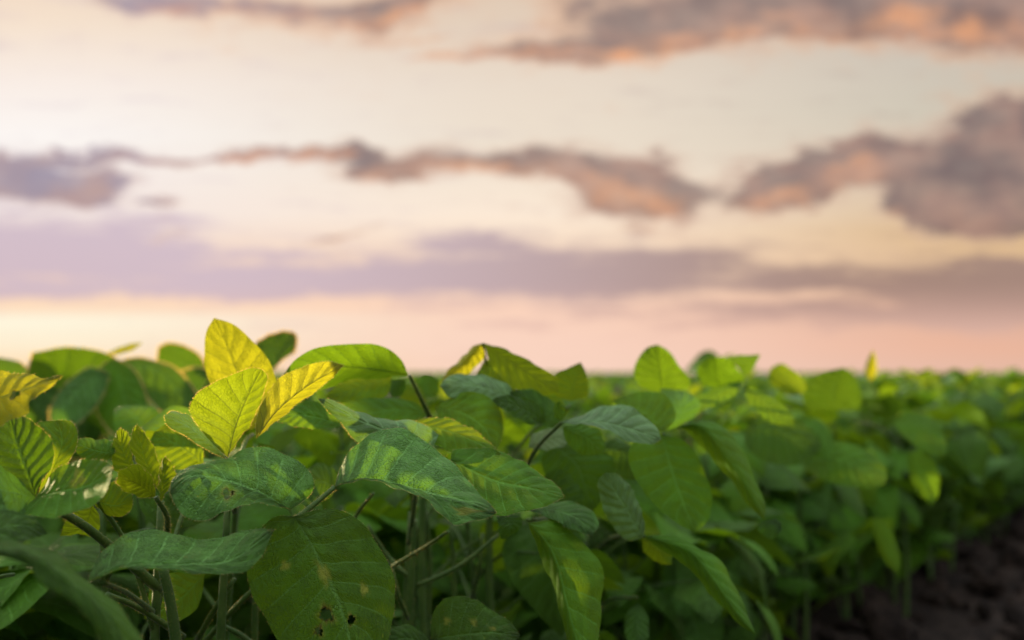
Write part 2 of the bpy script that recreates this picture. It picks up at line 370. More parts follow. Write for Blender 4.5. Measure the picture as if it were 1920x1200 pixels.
    if hairs:
        mats = 1; b0 = len(verts); hv = []; hu = []
        for _ in range(hairs):
            w = rr.rand()
            if w < rimf: j = 0 if rr.rand() < .5 else nV-1; i = rr.rand()*nu; inw = 0
            else: j = rr.randint(0, nV); i = rr.rand()*nu; inw = 1
            if dead[int(i)*nV+j]: continue
            i0 = int(i); ff = i-i0; i0 = min(i0, nu-1); c = G[i0, j]*(1-ff) + G[i0+1, j]*ff
            n_ = N[i0, j]*sgn; tdir = du[i0, j]/(np.linalg.norm(du[i0, j])+1e-9)
            o_ = dv[i0, j]*(-1 if j < nv else 1); o_ = o_/(np.linalg.norm(o_)+1e-9)
            if inw: dr = n_*rr.uniform(.6, 1) * (1 if rr.rand() < .7 else -1) + tdir*rr.uniform(-.2, .8) + o_*rr.uniform(-.4, .4)
            else: dr = o_*rr.uniform(.5, 1) + tdir*rr.uniform(-.2, .9) + n_*rr.uniform(-.5, .5)
            dr = dr/np.linalg.norm(dr); L_ = hlen*rr.uniform(.5, 1.25)*(0.6 if inw else 1)
            sd = np.cross(dr, (0, 1, 0)); sd = sd/(np.linalg.norm(sd)+1e-9)*(0.00006 if hlen < .002 else .00020)  # long hairs thickened to stand in for a glowing leaf rim
            q = len(hv); hv += [list(c-sd), list(c+sd), list(c+dr*L_)]
            faces.append([b0+q, b0+q+1, b0+q+2]); matid.append(1)
        verts += hv; uvs = np.vstack([uvs, np.full((len(hv), 2), .5)]); mark = np.vstack([mark, np.tile([0, 0, 0, 1], (len(hv), 1))])
    me = bpy.data.meshes.new(name); me.from_pydata(verts, [], faces)
    me.materials.append(mat or M_LEAF)
    if hairs: me.materials.append(M_HAIR); me.polygons.foreach_set('material_index', matid)
    uvl = me.uv_layers.new(name='UVMap'); idx = np.zeros(len(me.loops), int); me.loops.foreach_get('vertex_index', idx)
    uvl.data.foreach_set('uv', uvs[idx].astype(np.float32).ravel())
    ca = me.color_attributes.new('mark', 'FLOAT_COLOR', 'POINT'); ca.data.foreach_set('color', mark.astype(np.float32).ravel())
    me.polygons.foreach_set('use_smooth', [True]*len(me.polygons)); me.update()
    return me
def tube(name, pts, radii, n=8, hairs=0, seed=0, hlen=.0013, res=10):
    P = catmull(pts, max(3, res)); rad = np.interp(np.linspace(0, 1, len(P)), np.linspace(0, 1, len(radii)), radii)
    verts = []; faces = []; T = np.gradient(P, axis=0); T /= np.linalg.norm(T, axis=1, keepdims=True)+1e-12
    ref = np.array([.3, .9, .1]); rr = np.random.RandomState(seed); rings = []
    for i in range(len(P)):
        a = np.cross(T[i], ref); a /= np.linalg.norm(a)+1e-9; b = np.cross(T[i], a)
        ring = [P[i] + rad[i]*(a*math.cos(6.2832*k/n) + b*math.sin(6.2832*k/n))*(1+.08*math.sin(3*6.28*k/n)) for k in range(n)]
        rings.append((a, b)); verts += [list(q) for q in ring]
    for i in range(len(P)-1):
        for k in range(n):
            faces.append([i*n+k, i*n+(k+1) % n, (i+1)*n+(k+1) % n, (i+1)*n+k])
    faces.append(list(range(n))[::-1]); faces.append([(len(P)-1)*n+k for k in range(n)])
    matid = [0]*len(faces)
    for _ in range(hairs):
        f = rr.rand()*(len(P)-1.001); i = int(f); c = P[i]*(1-f+i) + P[i+1]*(f-i); a, b = rings[i]; th = rr.rand()*6.2832
        o_ = a*math.cos(th) + b*math.sin(th); c = c + o_*rad[i]*.95; dr = o_ + T[i]*rr.uniform(-.3, .6); dr /= np.linalg.norm(dr)
        sd = np.cross(dr, (0, 1, 0)); sd = sd/(np.linalg.norm(sd)+1e-9)*.00006; q = len(verts)
        verts += [list(c-sd), list(c+sd), list(c+dr*hlen*rr.uniform(.6, 1.3))]; faces.append([q, q+1, q+2]); matid.append(1)
    me = bpy.data.meshes.new(name); me.from_pydata(verts, [], faces); me.materials.append(M_STEM)
    if hairs: me.materials.append(M_HAIR); me.polygons.foreach_set('material_index', matid)
    me.polygons.foreach_set('use_smooth', [True]*len(me.polygons)); me.update(); return me

# ------------------------------------------------------------------ the row frame
TH = R(37.6); DIR = np.array([math.sin(TH), math.cos(TH)]); NR = np.array([math.cos(TH), -math.sin(TH)]); P0 = np.array([0.27, 1.40])
def row(t, perp): p = P0 + DIR*t + NR*perp; return float(p[0]), float(p[1])

# ------------------------------------------------------------------ ground
def build_ground():
    xs = np.concatenate([-np.geomspace(400, 3.2, 18), np.linspace(-3, 6, 300), np.geomspace(6.2, 500, 18)])
    ys = np.concatenate([-np.geomspace(60, 1.2, 10), np.linspace(-1, 7, 270), np.geomspace(7.2, 900, 20)])
    X, Y = np.meshgrid(xs, ys); r = np.random.RandomState(3); Z = np.zeros_like(X)
    near = np.clip(1-(np.hypot(X, Y-2)-4)/3, 0, 1)
    for k in range(46):
        f = r.uniform(6, 95); th = r.uniform(0, 6.28); Z += np.sin(f*(X*math.cos(th)+Y*math.sin(th))+r.uniform(0, 6.28)+1.5*np.sin(f*.4*(Y*math.cos(th)-X*math.sin(th))))*.016/(f**.62)*1.6
    Z = np.abs(Z)*near*1.2
    perp = (X-P0[0])*NR[0] + (Y-P0[1])*NR[1]
    Z += .018*np.cos(perp/0.75*6.283)*near + .0
    nx = len(xs); verts = np.stack([X, Y, Z-.02], -1).reshape(-1, 3).tolist()
    faces = [[j*nx+i, j*nx+i+1, (j+1)*nx+i+1, (j+1)*nx+i] for j in range(len(ys)-1) for i in range(nx-1)]
    me = bpy.data.meshes.new('ground'); me.from_pydata(verts, [], faces); me.materials.append(M_SOIL)
    me.polygons.foreach_set('use_smooth', [True]*len(me.polygons)); o = mesh_obj('ground', me); o['kind'] = 'structure'
    # clods
    r = np.random.RandomState(5); bm = bmesh.new(); bmesh.ops.create_icosphere(bm, subdivisions=2, radius=1)
    bv = np.array([v.co[:] for v in bm.verts]); bf = np.array([[v.index for v in f.verts] for f in bm.faces]); bm.free(); V = []; Fc = []
    for i in range(2200):
        x, y = row(r.uniform(-.9, 4.5), r.uniform(-.2, 1.0)); s = r.choice([.005, .008, .012, .018, .026])*r.uniform(.7, 1.4)
        q = np.linalg.qr(r.randn(3, 3))[0]; v = (bv + r.uniform(-.16, .16, bv.shape))*np.array([1, r.uniform(.6, 1), r.uniform(.5, .9)])*s
        V.append(v @ q + np.array([x, y, -.004+.3*s])); Fc.append(bf + i*len(bv))
    me = bpy.data.meshes.new('soil_clods'); me.from_pydata(np.vstack(V).tolist(), [], np.vstack(Fc).tolist()); me.materials.append(M_SOIL)
    o = mesh_obj('soil_clods', me); o['kind'] = 'stuff'; o['label'] = 'loose dark brown clods of tilled soil beside the crop row'; o['category'] = 'soil clods'
build_ground()

# ------------------------------------------------------------------ traced plants of the foreground
MATS = {'l': M_LEAF, 'v': M_LIME, 'p': M_PALE, 'y': M_YOUNG, 'g': M_GREY, 'd': M_DARK}
plants = {}
def plant(key, px, d, topy, label, group=None, stems=None, base=None):
    top = at(px, topy, d)
    gx, gy = (top[0], top[1]) if base is None else base
    r = bpy.data.objects.new('soybean_plant', None); link(r); r.location = (gx, gy, 0.0); r.empty_display_size = .05
    r['label'] = label; r['category'] = 'soybean plant'; r['group'] = 'soybean plants at the front of the row' if group is None else group
    loc = np.array([gx, gy, 0.0])
    t = top - loc
    pts = [(0, 0, -.03), (t[0]*.1+.004, t[1]*.1, t[2]*.3), (t[0]*.45-.003, t[1]*.45, t[2]*.65), tuple(t)]
    mesh_obj('stem', tube('stem', pts, [.0036, .0034, .003, .0018], 9, 260 if d < .62 else 40, 3, res=16), r)
    plants[key] = dict(o=r, loc=loc, pts=catmull(pts, 30), d=d)
def petiole(key, joint, rad=.0013, drop=.07, hairs=160, via=None, frm=None):
    """leaf stalk from the plant's stem up to the joint of its three leaflets"""
    p = plants[key]; j = np.array(joint) - p['loc']
    if frm is None:
        z = max(.03, j[2]-drop); i = int(np.argmin(np.abs(p['pts'][:, 2]-z))); a = p['pts'][i]
    else: a = np.array(frm) - p['loc']
    mid = (a+j)/2 + np.array([0, 0, .012]) if via is None else np.array(via) - p['loc']
    return mesh_obj('leaf_stalk', tube('leaf_stalk', [a, mid, j], [rad*1.35, rad, rad*.9], 8, hairs, 2, res=12), p['o'])
def pts_of(s): return [tuple(float(q) for q in w.split(',')) for w in s.split()]
nleaf = [0]
def traced(key, stalk, d0, d1, M, A, B, oA=0, oB=0, mat='l', side=1, C_=None, vC=None, oC=0, hairs=0, res=(30, 14), holes=(), puff=.0006, wav=.0008, name='leaflet', bow=0, label=None, hl=.0011):
    p = plants[key]; nleaf[0] += 1
    M = pts_of(M); n = len(M)
    L_ = np.array([math.dist(M[i], M[i+1]) for i in range(n-1)]); s = np.concatenate([[0], np.cumsum(L_)])/L_.sum()
    def rail(pp, off):
        pp = [M[0]] + pts_of(pp) + [M[-1]]; l = np.array([math.dist(pp[i], pp[i+1]) for i in range(len(pp)-1)]); q = np.concatenate([[0], np.cumsum(l)])/l.sum()
        return [at(x, y, d0+(d1-d0)*u + (off+bow)*.01*math.sin(math.pi*u)**.7) - p['loc'] for (x, y), u in zip(pp, q)]
    mid = [at(x, y, d0+(d1-d0)*u + bow*.01*math.sin(math.pi*u)) - p['loc'] for (x, y), u in zip(M, s)]
    rails = [rail(A, oA), mid, rail(B, oB)]; vs = [-1, 0, 1]
    if C_: rails.append(rail(C_, oC)); vs = [-1, 0, vC, 1]
    me = blade(name, rails, vs, res[0], res[1], side, puff, wav, nleaf[0]*7, MATS[mat], hairs, holes, hlen=hl, rimf=.9 if hl > .002 else .68)
    o = mesh_obj(name, me, stalk)
    if label: o['label'] = label
    return o
# A: leaves entering at the left edge
plant('A', -110, .47, 800, 'soybean plant at the left edge with a yellow backlit leaf pierced by a ring-shaped hole')
k = petiole('A', at(-60, 770, .44))
traced('A', k, .44, .44, '-60,770 0,745 60,725 118,704', '-30,705 0,697 33,700 80,709', '-30,805 0,800 22,788 50,776 57,755 78,740', 1, -.6, 'y', hairs=300, res=(60, 26), holes=[(.50, .12, .045, .13, 'h')], label='yellow-green leaflet with a ring-shaped hole')
k = petiole('A', at(-70, 1030, .36), drop=.05)
traced('A', k, .36, .345, '-70,1030 60,1040 140,1095 200,1155 240,1250', '0,1018 50,1022 100,1038 150,1080 200,1118 240,1158 268,1215', '-20,1036 50,1060 90,1100 133,1130 167,1160 200,1220', 2.0, -.4, 'd', hairs=120, puff=.001)
traced('A', k, .40, .42, '-70,1060 -20,1000 40,985 90,1000', '-50,980 0,960 50,965', '-20,1050 40,1020', 1, -1, 'd')
# B: plant with the bud, its stems are seen at the lower left
plant('B', 302, .535, 940, 'soybean plant with a cluster of small folded young leaves on top, near the left edge', base=tuple(at(305, 1200, .535)[:2]))
kb = petiole('B', at(67, 936, .455), .0022, frm=at(300, 1105, .535), via=at(170, 995, .50), hairs=300)
traced('B', kb, .455, .47, '67,933 50,880 32,830 18,775', '33,913 0,880 -28,840 -18,800', '78,907 97,873 102,837 80,805 50,783', .6, -.3, 'd', hairs=260, res=(50, 20), puff=.0011)
traced('B', kb, .458, .485, '70,933 98,880 116,830 108,788', '78,907 92,870 92,830 70,795', '97,905 127,867 142,840 145,810 133,791', -.3, .5, 'v', hairs=300, res=(40, 16))
traced('B', kb, .453, .43, '67,933 110,922 162,912 213,880', '85,908 105,883 133,867 167,862 198,866', '38,960 80,971 130,966 167,950 197,928', 1.3, -1.7, 'l', hairs=260, res=(50, 20), puff=.0006, wav=.0006, holes=[(.5, -.35, .05, .2, 'v')])
traced('B', kb, .453, .42, '67,933 30,925 -10,915 -60,905', '40,905 0,875 -40,880', '40,965 0,962 -40,945', 1.6, -1.2, 'g')
traced('B', kb, .50, .50, '216,850 180,845 138,828', '213,829 177,824 150,822', '190,868 150,856', .6, -.2, 'l', hairs=90)
kt = petiole('B', at(292, 932, .50), .0013, frm=at(313, 1010, .52), via=at(312, 965, .505), hairs=300)
traced('B', kt, .50, .50, '270,905 232,850 226,803', '216,880 211,840 217,815', '250,885 250,850 242,815', .3, -.2, 'v', hairs=220, puff=.0009)
traced('B', kt, .495, .49, '294,915 268,850 257,796', '262,870 246,845 247,815', '299,890 290,840 271,812', .5, -.4, 'v', hairs=300)
traced('B', kt, .492, .485, '291,930 258,908 221,895', '284,895 262,874 238,877 222,885', '273,934 240,925 219,908', -.9, .5, 'v', hairs=200)
traced('B', kt, .50, .50, '302,940 307,900 310,856', '297,915 300,880 305,865', '320,910 329,887 320,868', .3, -.2, 'v', hairs=180)
k = petiole('B', at(190, 1092, .43), .0012, frm=at(290, 1150, .535), via=at(235, 1110, .48))
traced('B', k, .425, .455, '163,1093 240,1062 340,1060 430,1052 515,992', '187,1042 217,1017 250,1000 283,994 313,999 345,1012 383,1013 433,1003 483,992', '187,1084 233,1068 283,1068 333,1074 400,1079 450,1077 490,1045', 2.2, -.9, 'g', hairs=260, res=(56, 20), puff=.0013, wav=.0011)
k = petiole('B', at(180, 935, .51))
traced('B', k, .51, .51, '170,935 215,948 249,938', '190,915 215,903 243,918', '190,957 217,969 245,956', .5, .3, 'v', hairs=120)
traced('B', k, .51, .52, '172,945 160,985 112,1005', '187,970 180,1003 150,1003', '150,955 125,975', .5, -.3, 'v', hairs=80)
k = petiole('B', at(385, 880, .58))
traced('B', k, .58, .59, '382,870 340,838 288,812', '378,838 345,812 310,797', '350,880 300,875 278,838', .6, -.4, 'v', hairs=80)
traced('B', k, .56, .55, '385,1075 330,1130 270,1160', '350,1070 290,1090', '370,1140 320,1170', .6, -.4, 'v')
# second, thicker stem of the pair and lower stalks
mesh_obj('stem', tube('stem', [np.array(at(q[0], q[1], .515)) - plants['B']['loc'] for q in ((338, 1330), (330, 1200), (318, 1120), (305, 1062))] , [.0032, .003, .0028, .0024], 10, 420, 6, res=14), plants['B']['o'])
for q in (((200, 1115, .50), (260, 1140, .52), (345, 1195, .54)), ((440, 1085, .56), (410, 1130, .56), (370, 1200, .57)), ((515, 1070, .57), (450, 1130, .57), (375, 1215, .575)), ((410, 1170, .58), (450, 1190, .58), (500, 1230, .58))):
    mesh_obj('leaf_stalk', tube('leaf_stalk', [at(*w) - plants['B']['loc'] for w in q], [.0014, .0016, .0019], 8, 160, 8), plants['B']['o'])
# C: the bright yellow young leaves that stand highest
plant('C', 428, .56, 930, 'soybean plant with three upright sunlit yellow-green leaves standing highest against the sky')
k = petiole('C', at(424, 860, .52), .0012, frm=at(440, 960, .56), via=at(436, 900, .54), hairs=260)
traced('C', k, .52, .535, '427,857 445,790 468,735 490,692', '400,833 373,800 356,765 370,738 400,719 443,700 470,691', '452,820 480,780 495,735 501,705', -.9, .5, 'v', side=-1, hairs=700, res=(56, 24), puff=.0012)
traced('C', k, .52, .55, '480,822 520,770 575,725 644,685', '480,790 495,747 527,707 583,683 622,678', '513,795 567,752 617,715', .3, .2, 'y', side=-1, hairs=520, res=(50, 18), puff=.0009)
traced('C', k, .52, .50, '422,859 383,822 345,795 308,780', '402,835 373,808 353,780 325,771', '383,840 345,815 314,798', .7, -.2, 'p', hairs=420, puff=.0007)
k = petiole('C', at(474, 815, .62), .0012, drop=.06, frm=at(440, 930, .56))
traced('C', k, .62, .615, '470,806 455,730 428,655 401,596', '430,790 399,735 384,680 387,623', '508,780 518,713 493,660 467,632 433,606', .4, -.6, 'y', side=1, hairs=160, res=(40, 16), puff=.0003)
traced('C', k, .62, .66, '470,815 450,840 410,850', '440,815 420,830', '475,840 440,862', .4, -.4, 'l')
traced('C', k, .60, .60, '485,830 500,860 505,890', '515,840 525,870', '478,850 485,880', .4, -.4, 'l')
traced('C', k, .585, .57, '650,800 600,785 558,778 512,788', '632,780 603,758 570,755 538,770', '600,805 550,800', .9, -.8, 'l', hairs=120, puff=.0010)
# D: the two broad leaves in focus and the spotted one hanging below
plant('D', 600, .60, 1040, 'soybean plant with the two broadest, sharply veined leaves and a spotted leaf hanging below them')
kd = petiole('D', at(552, 975, .50), .0016, frm=at(600, 1110, .60), via=at(575, 1030, .55))
traced('D', kd, .50, .475, '545,957 483,922 417,900 360,893 319,923', '583,925 586,905 576,882 547,858 507,843 467,842 433,856 400,867 360,877 328,893', '500,948 450,952 417,963 383,976 345,968 328,945', 3.0, -1.7, 'g', hairs=520, res=(64, 28), puff=.0014, wav=.001, holes=[(.52, .42, .035, .13, 'h')])
ks = mesh_obj('leaf_stalk', tube('leaf_stalk', [at(552, 975, .50) - plants['D']['loc'], at(590, 945, .502) - plants['D']['loc'], at(628, 913, .505) - plants['D']['loc']], [.0016, .0013, .0012], 8, 200, 4), plants['D']['o'])
traced('D', ks, .505, .495, '627,913 683,899 745,910 813,928 880,942 931,961', '640,877 667,837 697,813 740,805 773,817 807,837 840,863 873,900 907,935', '667,922 707,931 747,947 797,968 840,997 880,990 915,978', 3.2, -.4, 'g', C_='667,922 707,931 747,947 797,968 840,997 880,991 915,979', vC=.999, oC=-.4, hairs=700, res=(70, 30), puff=.0014, wav=.001, holes=[(.82, .45, .05, .10, 'v')]) if False else traced('D', ks, .505, .495, '627,913 683,899 745,910 813,928 880,942 931,961', '640,877 667,837 697,813 740,805 773,817 807,837 840,863 873,900 907,935', '677,902 720,913 760,925 797,949 828,980 855,1003 893,987 915,978', 3.2, -1.6, 'g', C_='667,925 707,933 747,949 797,969 838,997 865,997 895,985 915,977', vC=1.35, oC=-.3, hairs=700, res=(70, 32), puff=.0014, wav=.001, holes=[(.82, .45, .05, .10, 'v')])
traced('D', kd, .495, .475, '551,968 583,1020 608,1070 634,1127 655,1195 668,1275', '520,968 492,990 464,1060 474,1112 498,1160 540,1230 600,1275', '603,955 643,960 683,987 712,1030 733,1070 741,1105 735,1165 710,1235', .6, 1.2, 'd', hairs=320, res=(64, 30), puff=.0012, wav=.0012, holes=[(.60, -.22, .035, .07, 'h'), (.38, -.02, .04, .05, 'v'), (.68, .12, .02, .05, 'h'), (.66, -.42, .02, .05, 'h'), (.55, .45, .018, .04, 'v'), (.30, -.5, .015, .04, 'v')], label='hanging leaflet with yellow spots and holes')
# E: behind D
plant('E', 770, .68, 960, 'soybean plant with bare upright stems showing in the gap below the broad central leaf')
k = petiole('E', at(800, 865, .56), .0013)
traced('E', k, .56, .525, '800,862 740,817 670,787 596,747', '838,852 832,825 813,808 780,793 740,789 707,786 660,769 623,752', '765,865 700,850 657,817 637,792 613,768', 1.6, -.5, 'p', hairs=420, res=(50, 20), puff=.0012)
traced('E', k, .575, .55, '773,792 840,808 890,828 940,852', '800,784 840,786 873,799 907,822', '800,822 850,850 900,858', .8, -.8, 'v', hairs=200, res=(40, 16))
traced('E', k, .545, .52, '845,862 930,903 1000,917 1058,932', '850,846 887,842 933,846 973,863 1013,890 1047,915', '870,925 910,960 947,968 993,958 1030,947', 1.8, -1.4, 'l', hairs=420, res=(56, 22), puff=.0011)
traced('E', k, .635, .61, '815,765 860,772 905,800 931,845', '840,747 873,737 907,739 930,758 943,787 941,822', '830,795 860,825 900,845', 1.2, -.8, 'v', hairs=60, res=(36, 14))
k = petiole('E', at(812, 1200, .56), .0012, frm=at(850, 1260, .64), via=at(820, 1240, .6))
traced('E', k, .55, .53, '808,1199 860,1192 920,1187 976,1192', '811,1155 833,1124 860,1117 893,1127 927,1147 960,1170', '830,1225 900,1230 950,1215', 1.6, -1.4, 'd', hairs=120, res=(50, 18), holes=[(.25, -.5, .02, .06, 'v'), (.5, -.35, .02, .06, 'v'), (.7, -.2, .02, .05, 'v')])
traced('E', k, .56, .55, '820,1220 760,1197 715,1210', '790,1185 765,1172 735,1178', '790,1240 740,1240', 1, -1, 'd')
traced('E', k, .63, .62, '632,915 600,903 566,918', '628,882 600,868 572,882', '615,935 588,932', 1, -.6, 'd')
for q, rd in ((((778, 975, .66), (772, 1080, .66), (765, 1210, .66)), .0024), (((800, 960, .72), (806, 1060, .72), (800, 1210, .72)), .002), (((845, 990, .74), (850, 1060, .74), (852, 1150, .74)), .002),
              (((840, 997, .60), (790, 1030, .62), (735, 1062, .63)), .0011), (((935, 1003, .66), (860, 1062, .66), (782, 1098, .66)), .0014), (((700, 925, .60), (672, 960, .62), (640, 1020, .64)), .0011),
              (((735, 1062, .63), (745, 1110, .63), (765, 1160, .64)), .0013), (((905, 1000, .7), (900, 1060, .7), (885, 1120, .72)), .0015), (((690, 985, .68), (725, 1040, .68), (765, 1080, .67)), .0013), (((480, 1110, .62), (478, 1160, .62), (478, 1230, .62)), .002)):
    mesh_obj('stem' if rd > .0019 else 'leaf_stalk', tube('stem', [at(*w) - plants['E']['loc'] for w in q], [rd*.85, rd, rd*1.05], 8, 160, 8), plants['E']['o'])
# F: arched leaf against the sky
plant('F', 800, .72, 770, 'soybean plant with a long arched leaf against the sky, right behind the yellow leaves')
k = petiole('F', at(768, 704, .63), .0013, frm=at(810, 790, .66), via=at(783, 735, .64))
traced('F', k, .63, .60, '765,703 700,692 620,688 528,706', '754,677 731,656 697,645 640,646 590,653 553,675', '727,708 680,710 640,718 598,732 560,738', -.4, .9, 'l', side=-1, res=(50, 20), puff=.0006, hairs=120)
traced('F', k, .67, .68, '735,705 700,718 660,730 610,745', '722,700 680,703 640,712', '726,742 690,750 650,756', .6, -.6, 'v')
traced('F', k, .66, .64, '805,775 740,768 680,775 615,765', '770,752 720,746 670,750', '770,800 720,808 670,800', .8, -.8, 'l', res=(36, 12))
k = petiole('F', at(770, 730, .74), .0012)
traced('F', k, .74, .75, '800,745 800,720 808,702', '782,735 775,715 790,703', '820,740 822,715', .3, .3, 'l')
traced('F', k, .70, .70, '735,745 745,725 760,712', '728,730 732,715', '752,742 760,728', .3, .3, 'g')
traced('F', k, .72, .74, '800,750 770,735 745,760', '790,728 760,722', '790,765 765,770', .3, .3, 'v')
# G: roof-shaped pair of leaves with an orange tip
plant('G', 925, .76, 760, 'soybean plant with two leaves meeting in a roof-shaped peak with an orange tip')
k = petiole('G', at(905, 645, .70), .0012)
traced('G', k, .70, .675, '905,643 948,673 1000,706 1047,735', '947,655 990,676 1027,697 1047,712', '922,687 955,723 1000,741 1030,742', -.8, 1.0, 'v', res=(40, 16), holes=[(.03, 0, .04, .8, 'v')])
traced('G', k, .70, .72, '903,644 880,672 855,698 828,715', '890,648 860,677 838,697', '908,667 890,690 858,712', .4, .3, 'y')
traced('G', k, .72, .70, '900,690 930,690 965,735', '910,675 950,690 970,715', '890,710 920,730', .4, .3, 'v')
traced('G', k, .66, .635, '962,748 920,732 880,722 825,724', '957,727 923,709 880,702 840,706', '923,752 880,747 843,745', 1.2, -.7, 'p', res=(36, 14))
traced('G', k, .645, .62, '1022,792 990,772 960,758 922,750', '1018,767 997,752 963,742 940,742', '1000,797 970,784 940,767', .8, -.8, 'd', res=(30, 12))
traced('G', k, .68, .66, '1048,800 1020,770 990,750 955,735', '1050,770 1025,745 995,730', '1025,800 1000,785 975,765', .8, -.4, 'g', res=(30, 12))
k = petiole('G', at(1070, 760, .74), .0011)
traced('G', k, .74, .74, '1068,752 1076,718 1089,679', '1040,742 1041,702 1065,690', '1102,742 1100,702', .4, -.3, 'v')
traced('G', k, .74, .74, '1068,770 1030,770 1000,745', '1050,750 1020,740', '1050,790 1015,775', .4, -.3, 'v')
# H: leaf like an open hand, broad hanging leaf and long drooping one
plant('H', 1235, .98, 860, 'soybean plant with a broad smooth leaf hanging straight down beside a long drooping one')
kh = petiole('H', at(1244, 814, .675), .0014, via=at(1240, 840, .72))
traced('H', kh, .675, .655, '1243,815 1256,870 1280,940 1305,999', '1195,822 1178,850 1185,885 1205,920 1235,953 1270,982', '1285,828 1311,865 1332,920 1330,970', -.5, .9, 'l', res=(44, 18), puff=.0007)
traced('H', kh, .675, .66, '1250,808 1310,797 1365,858 1405,920 1435,976', '1283,806 1310,832 1343,867 1375,907 1407,950', '1330,791 1372,815 1397,853 1417,903 1434,948', 1.2, 1.4, 'l', res=(44, 16), puff=.0006)
traced('H', kh, .68, .71, '1245,810 1215,777 1148,750', '1266,785 1261,758 1240,737 1197,736', '1215,803 1172,775', 1.0, -.6, 'v', res=(30, 12))
traced('H', kh, .74, .78, '1242,808 1272,780 1275,750 1238,728', '1262,802 1300,782 1313,758 1290,737', '1240,790 1253,765 1243,745', .9, -.3, 'g', res=(30, 12))
traced('H', kh, .69, .68, '1440,975 1455,985 1462,1000', '1420,985 1430,1003 1450,1010', '1458,975 1465,985', .3, .3, 'g')
k = petiole('H', at(1052, 793, .60), .0013, via=at(1000, 850, .66), frm=at(960, 950, .72))
traced('H', k, .60, .615, '1050,793 1120,792 1180,805 1240,824', '1095,777 1133,762 1173,761 1202,777 1228,799', '1095,798 1130,805 1155,818 1187,829 1222,833', 1.6, -1.0, 'p', res=(44, 16), hairs=100, puff=.0009)
traced('H', k, .64, .65, '1055,800 1100,820 1132,850', '1090,797 1125,810 1134,832', '1060,825 1090,852', .8, -.3, 'l')
traced('H', k, .66, .65, '990,838 1035,820 1078,810', '1000,812 1040,803 1065,804', '1020,843 1055,836', 1.4, -1.2, 'p', side=-1)
traced('H', k, .60, .60, '1052,790 1045,775 1048,752', '1040,780 1040,762', '1060,780 1057,762', .3, .3, 'l')
# I: lower right leaves
plant('I', 1100, .90, 985, 'soybean plant with a small grey oval leaf and a narrow one pointing to the soil')
k = petiole('I', at(1208, 1005, .62), .0012)
traced('I', k, .615, .61, '1205,1008 1178,960 1150,915 1136,886', '1180,1014 1150,988 1130,947 1122,900', '1208,985 1198,950 1180,912 1157,889', .4, .4, 'p', res=(36, 14), hairs=60, puff=.0012, label='small grey-green oval leaflet')
traced('I', k, .625, .585, '1208,1005 1293,1032 1335,1080 1380,1145 1417,1190', '1250,1003 1300,1023 1345,1048 1372,1090 1403,1155', '1240,1030 1285,1058 1320,1098 1352,1135 1385,1168', 1.3, .9, 'l', res=(44, 14), puff=.0007)
traced('I', k, .66, .66, '1205,1010 1235,1030 1260,1060', '1230,1008 1258,1035', '1208,1035 1235,1055', .4, .4, 'v')
k = petiole('I', at(990, 975, .58), .0013)
traced('I', k, .575, .55, '990,980 1025,1015 1046,1060 1060,1120 1082,1200 1110,1280', '1035,978 1080,1005 1113,1040 1131,1076 1128,1120 1120,1200', '1002,1010 1024,1063 1041,1100 1056,1160 1075,1240', 1.8, 1.2, 'l', res=(50, 20), puff=.0009, hairs=80)
traced('I', k, .595, .575, '988,955 1040,957 1088,976 1110,1004', '1027,945 1070,942 1102,952 1123,982', '1030,972 1075,994', 1.5, -.8, 'g', res=(36, 12), hairs=60)
traced('I', k, .60, .595, '928,962 958,985 940,1012', '960,966 980,975 965,1000', '932,975 935,998', .4, -.3, 'g')
traced('I', k, .66, .66, '1010,900 1060,940 1100,1000', '1050,880 1090,920', '1000,940 1050,990', .8, -.3, 'd')
traced('I', k, .70, .70, '1030,830 1080,870 1110,960', '1080,830 1150,860 1140,920', '1015,860 1040,920', .8, -.3, 'd', res=(30, 12))
traced('I', k, .74, .74, '1110,840 1170,850 1200,900', '1150,825 1200,850', '1120,880 1160,895', .8, -.3, 'd', res=(30, 12))
k = petiole('I', at(1195, 1120, .72), .0012)
traced('I', k, .72, .70, '1195,1130 1195,1170 1205,1230', '1175,1150 1175,1200', '1212,1150 1215,1200', .4, .3, 'g')
# J: rounded leaves on the skyline
plant('J', 1290, 1.12, 780, 'soybean plant with a rounded leaf standing up on the skyline right of the middle', 'soybean plants further along the row')
k = petiole('J', at(1245, 740, .82), .0013)
traced('J', k, .82, .80, '1243,738 1238,690 1233,646', '1205,727 1188,700 1199,668 1215,651', '1290,730 1294,712 1273,685 1254,658', .5, .3, 'l', res=(30, 12))
traced('J', k, .84, .82, '1245,745 1200,765 1130,775', '1220,735 1170,745', '1230,765 1180,780', .6, -.6, 'l')
k = petiole('J', at(1352, 730, .87), .0013)
traced('J', k, .87, .85, '1352,730 1345,700 1340,669', '1318,722 1306,693 1322,674', '1397,714 1377,685 1360,670', .5, .3, 'l', res=(30, 12))
traced('J', k, .89, .90, '1395,706 1408,686 1426,665', '1383,690 1362,672 1402,666', '1405,697 1419,676', .3, .3, 'l')
traced('J', k, .86, .82, '1390,715 1340,740 1290,785', '1350,725 1300,750', '1380,740 1330,765', .5, -.5, 'l')
traced('J', k, .86, .84, '1395,720 1430,750 1490,800', '1430,735 1480,770', '1400,745 1440,790', .5, -.5, 'l')
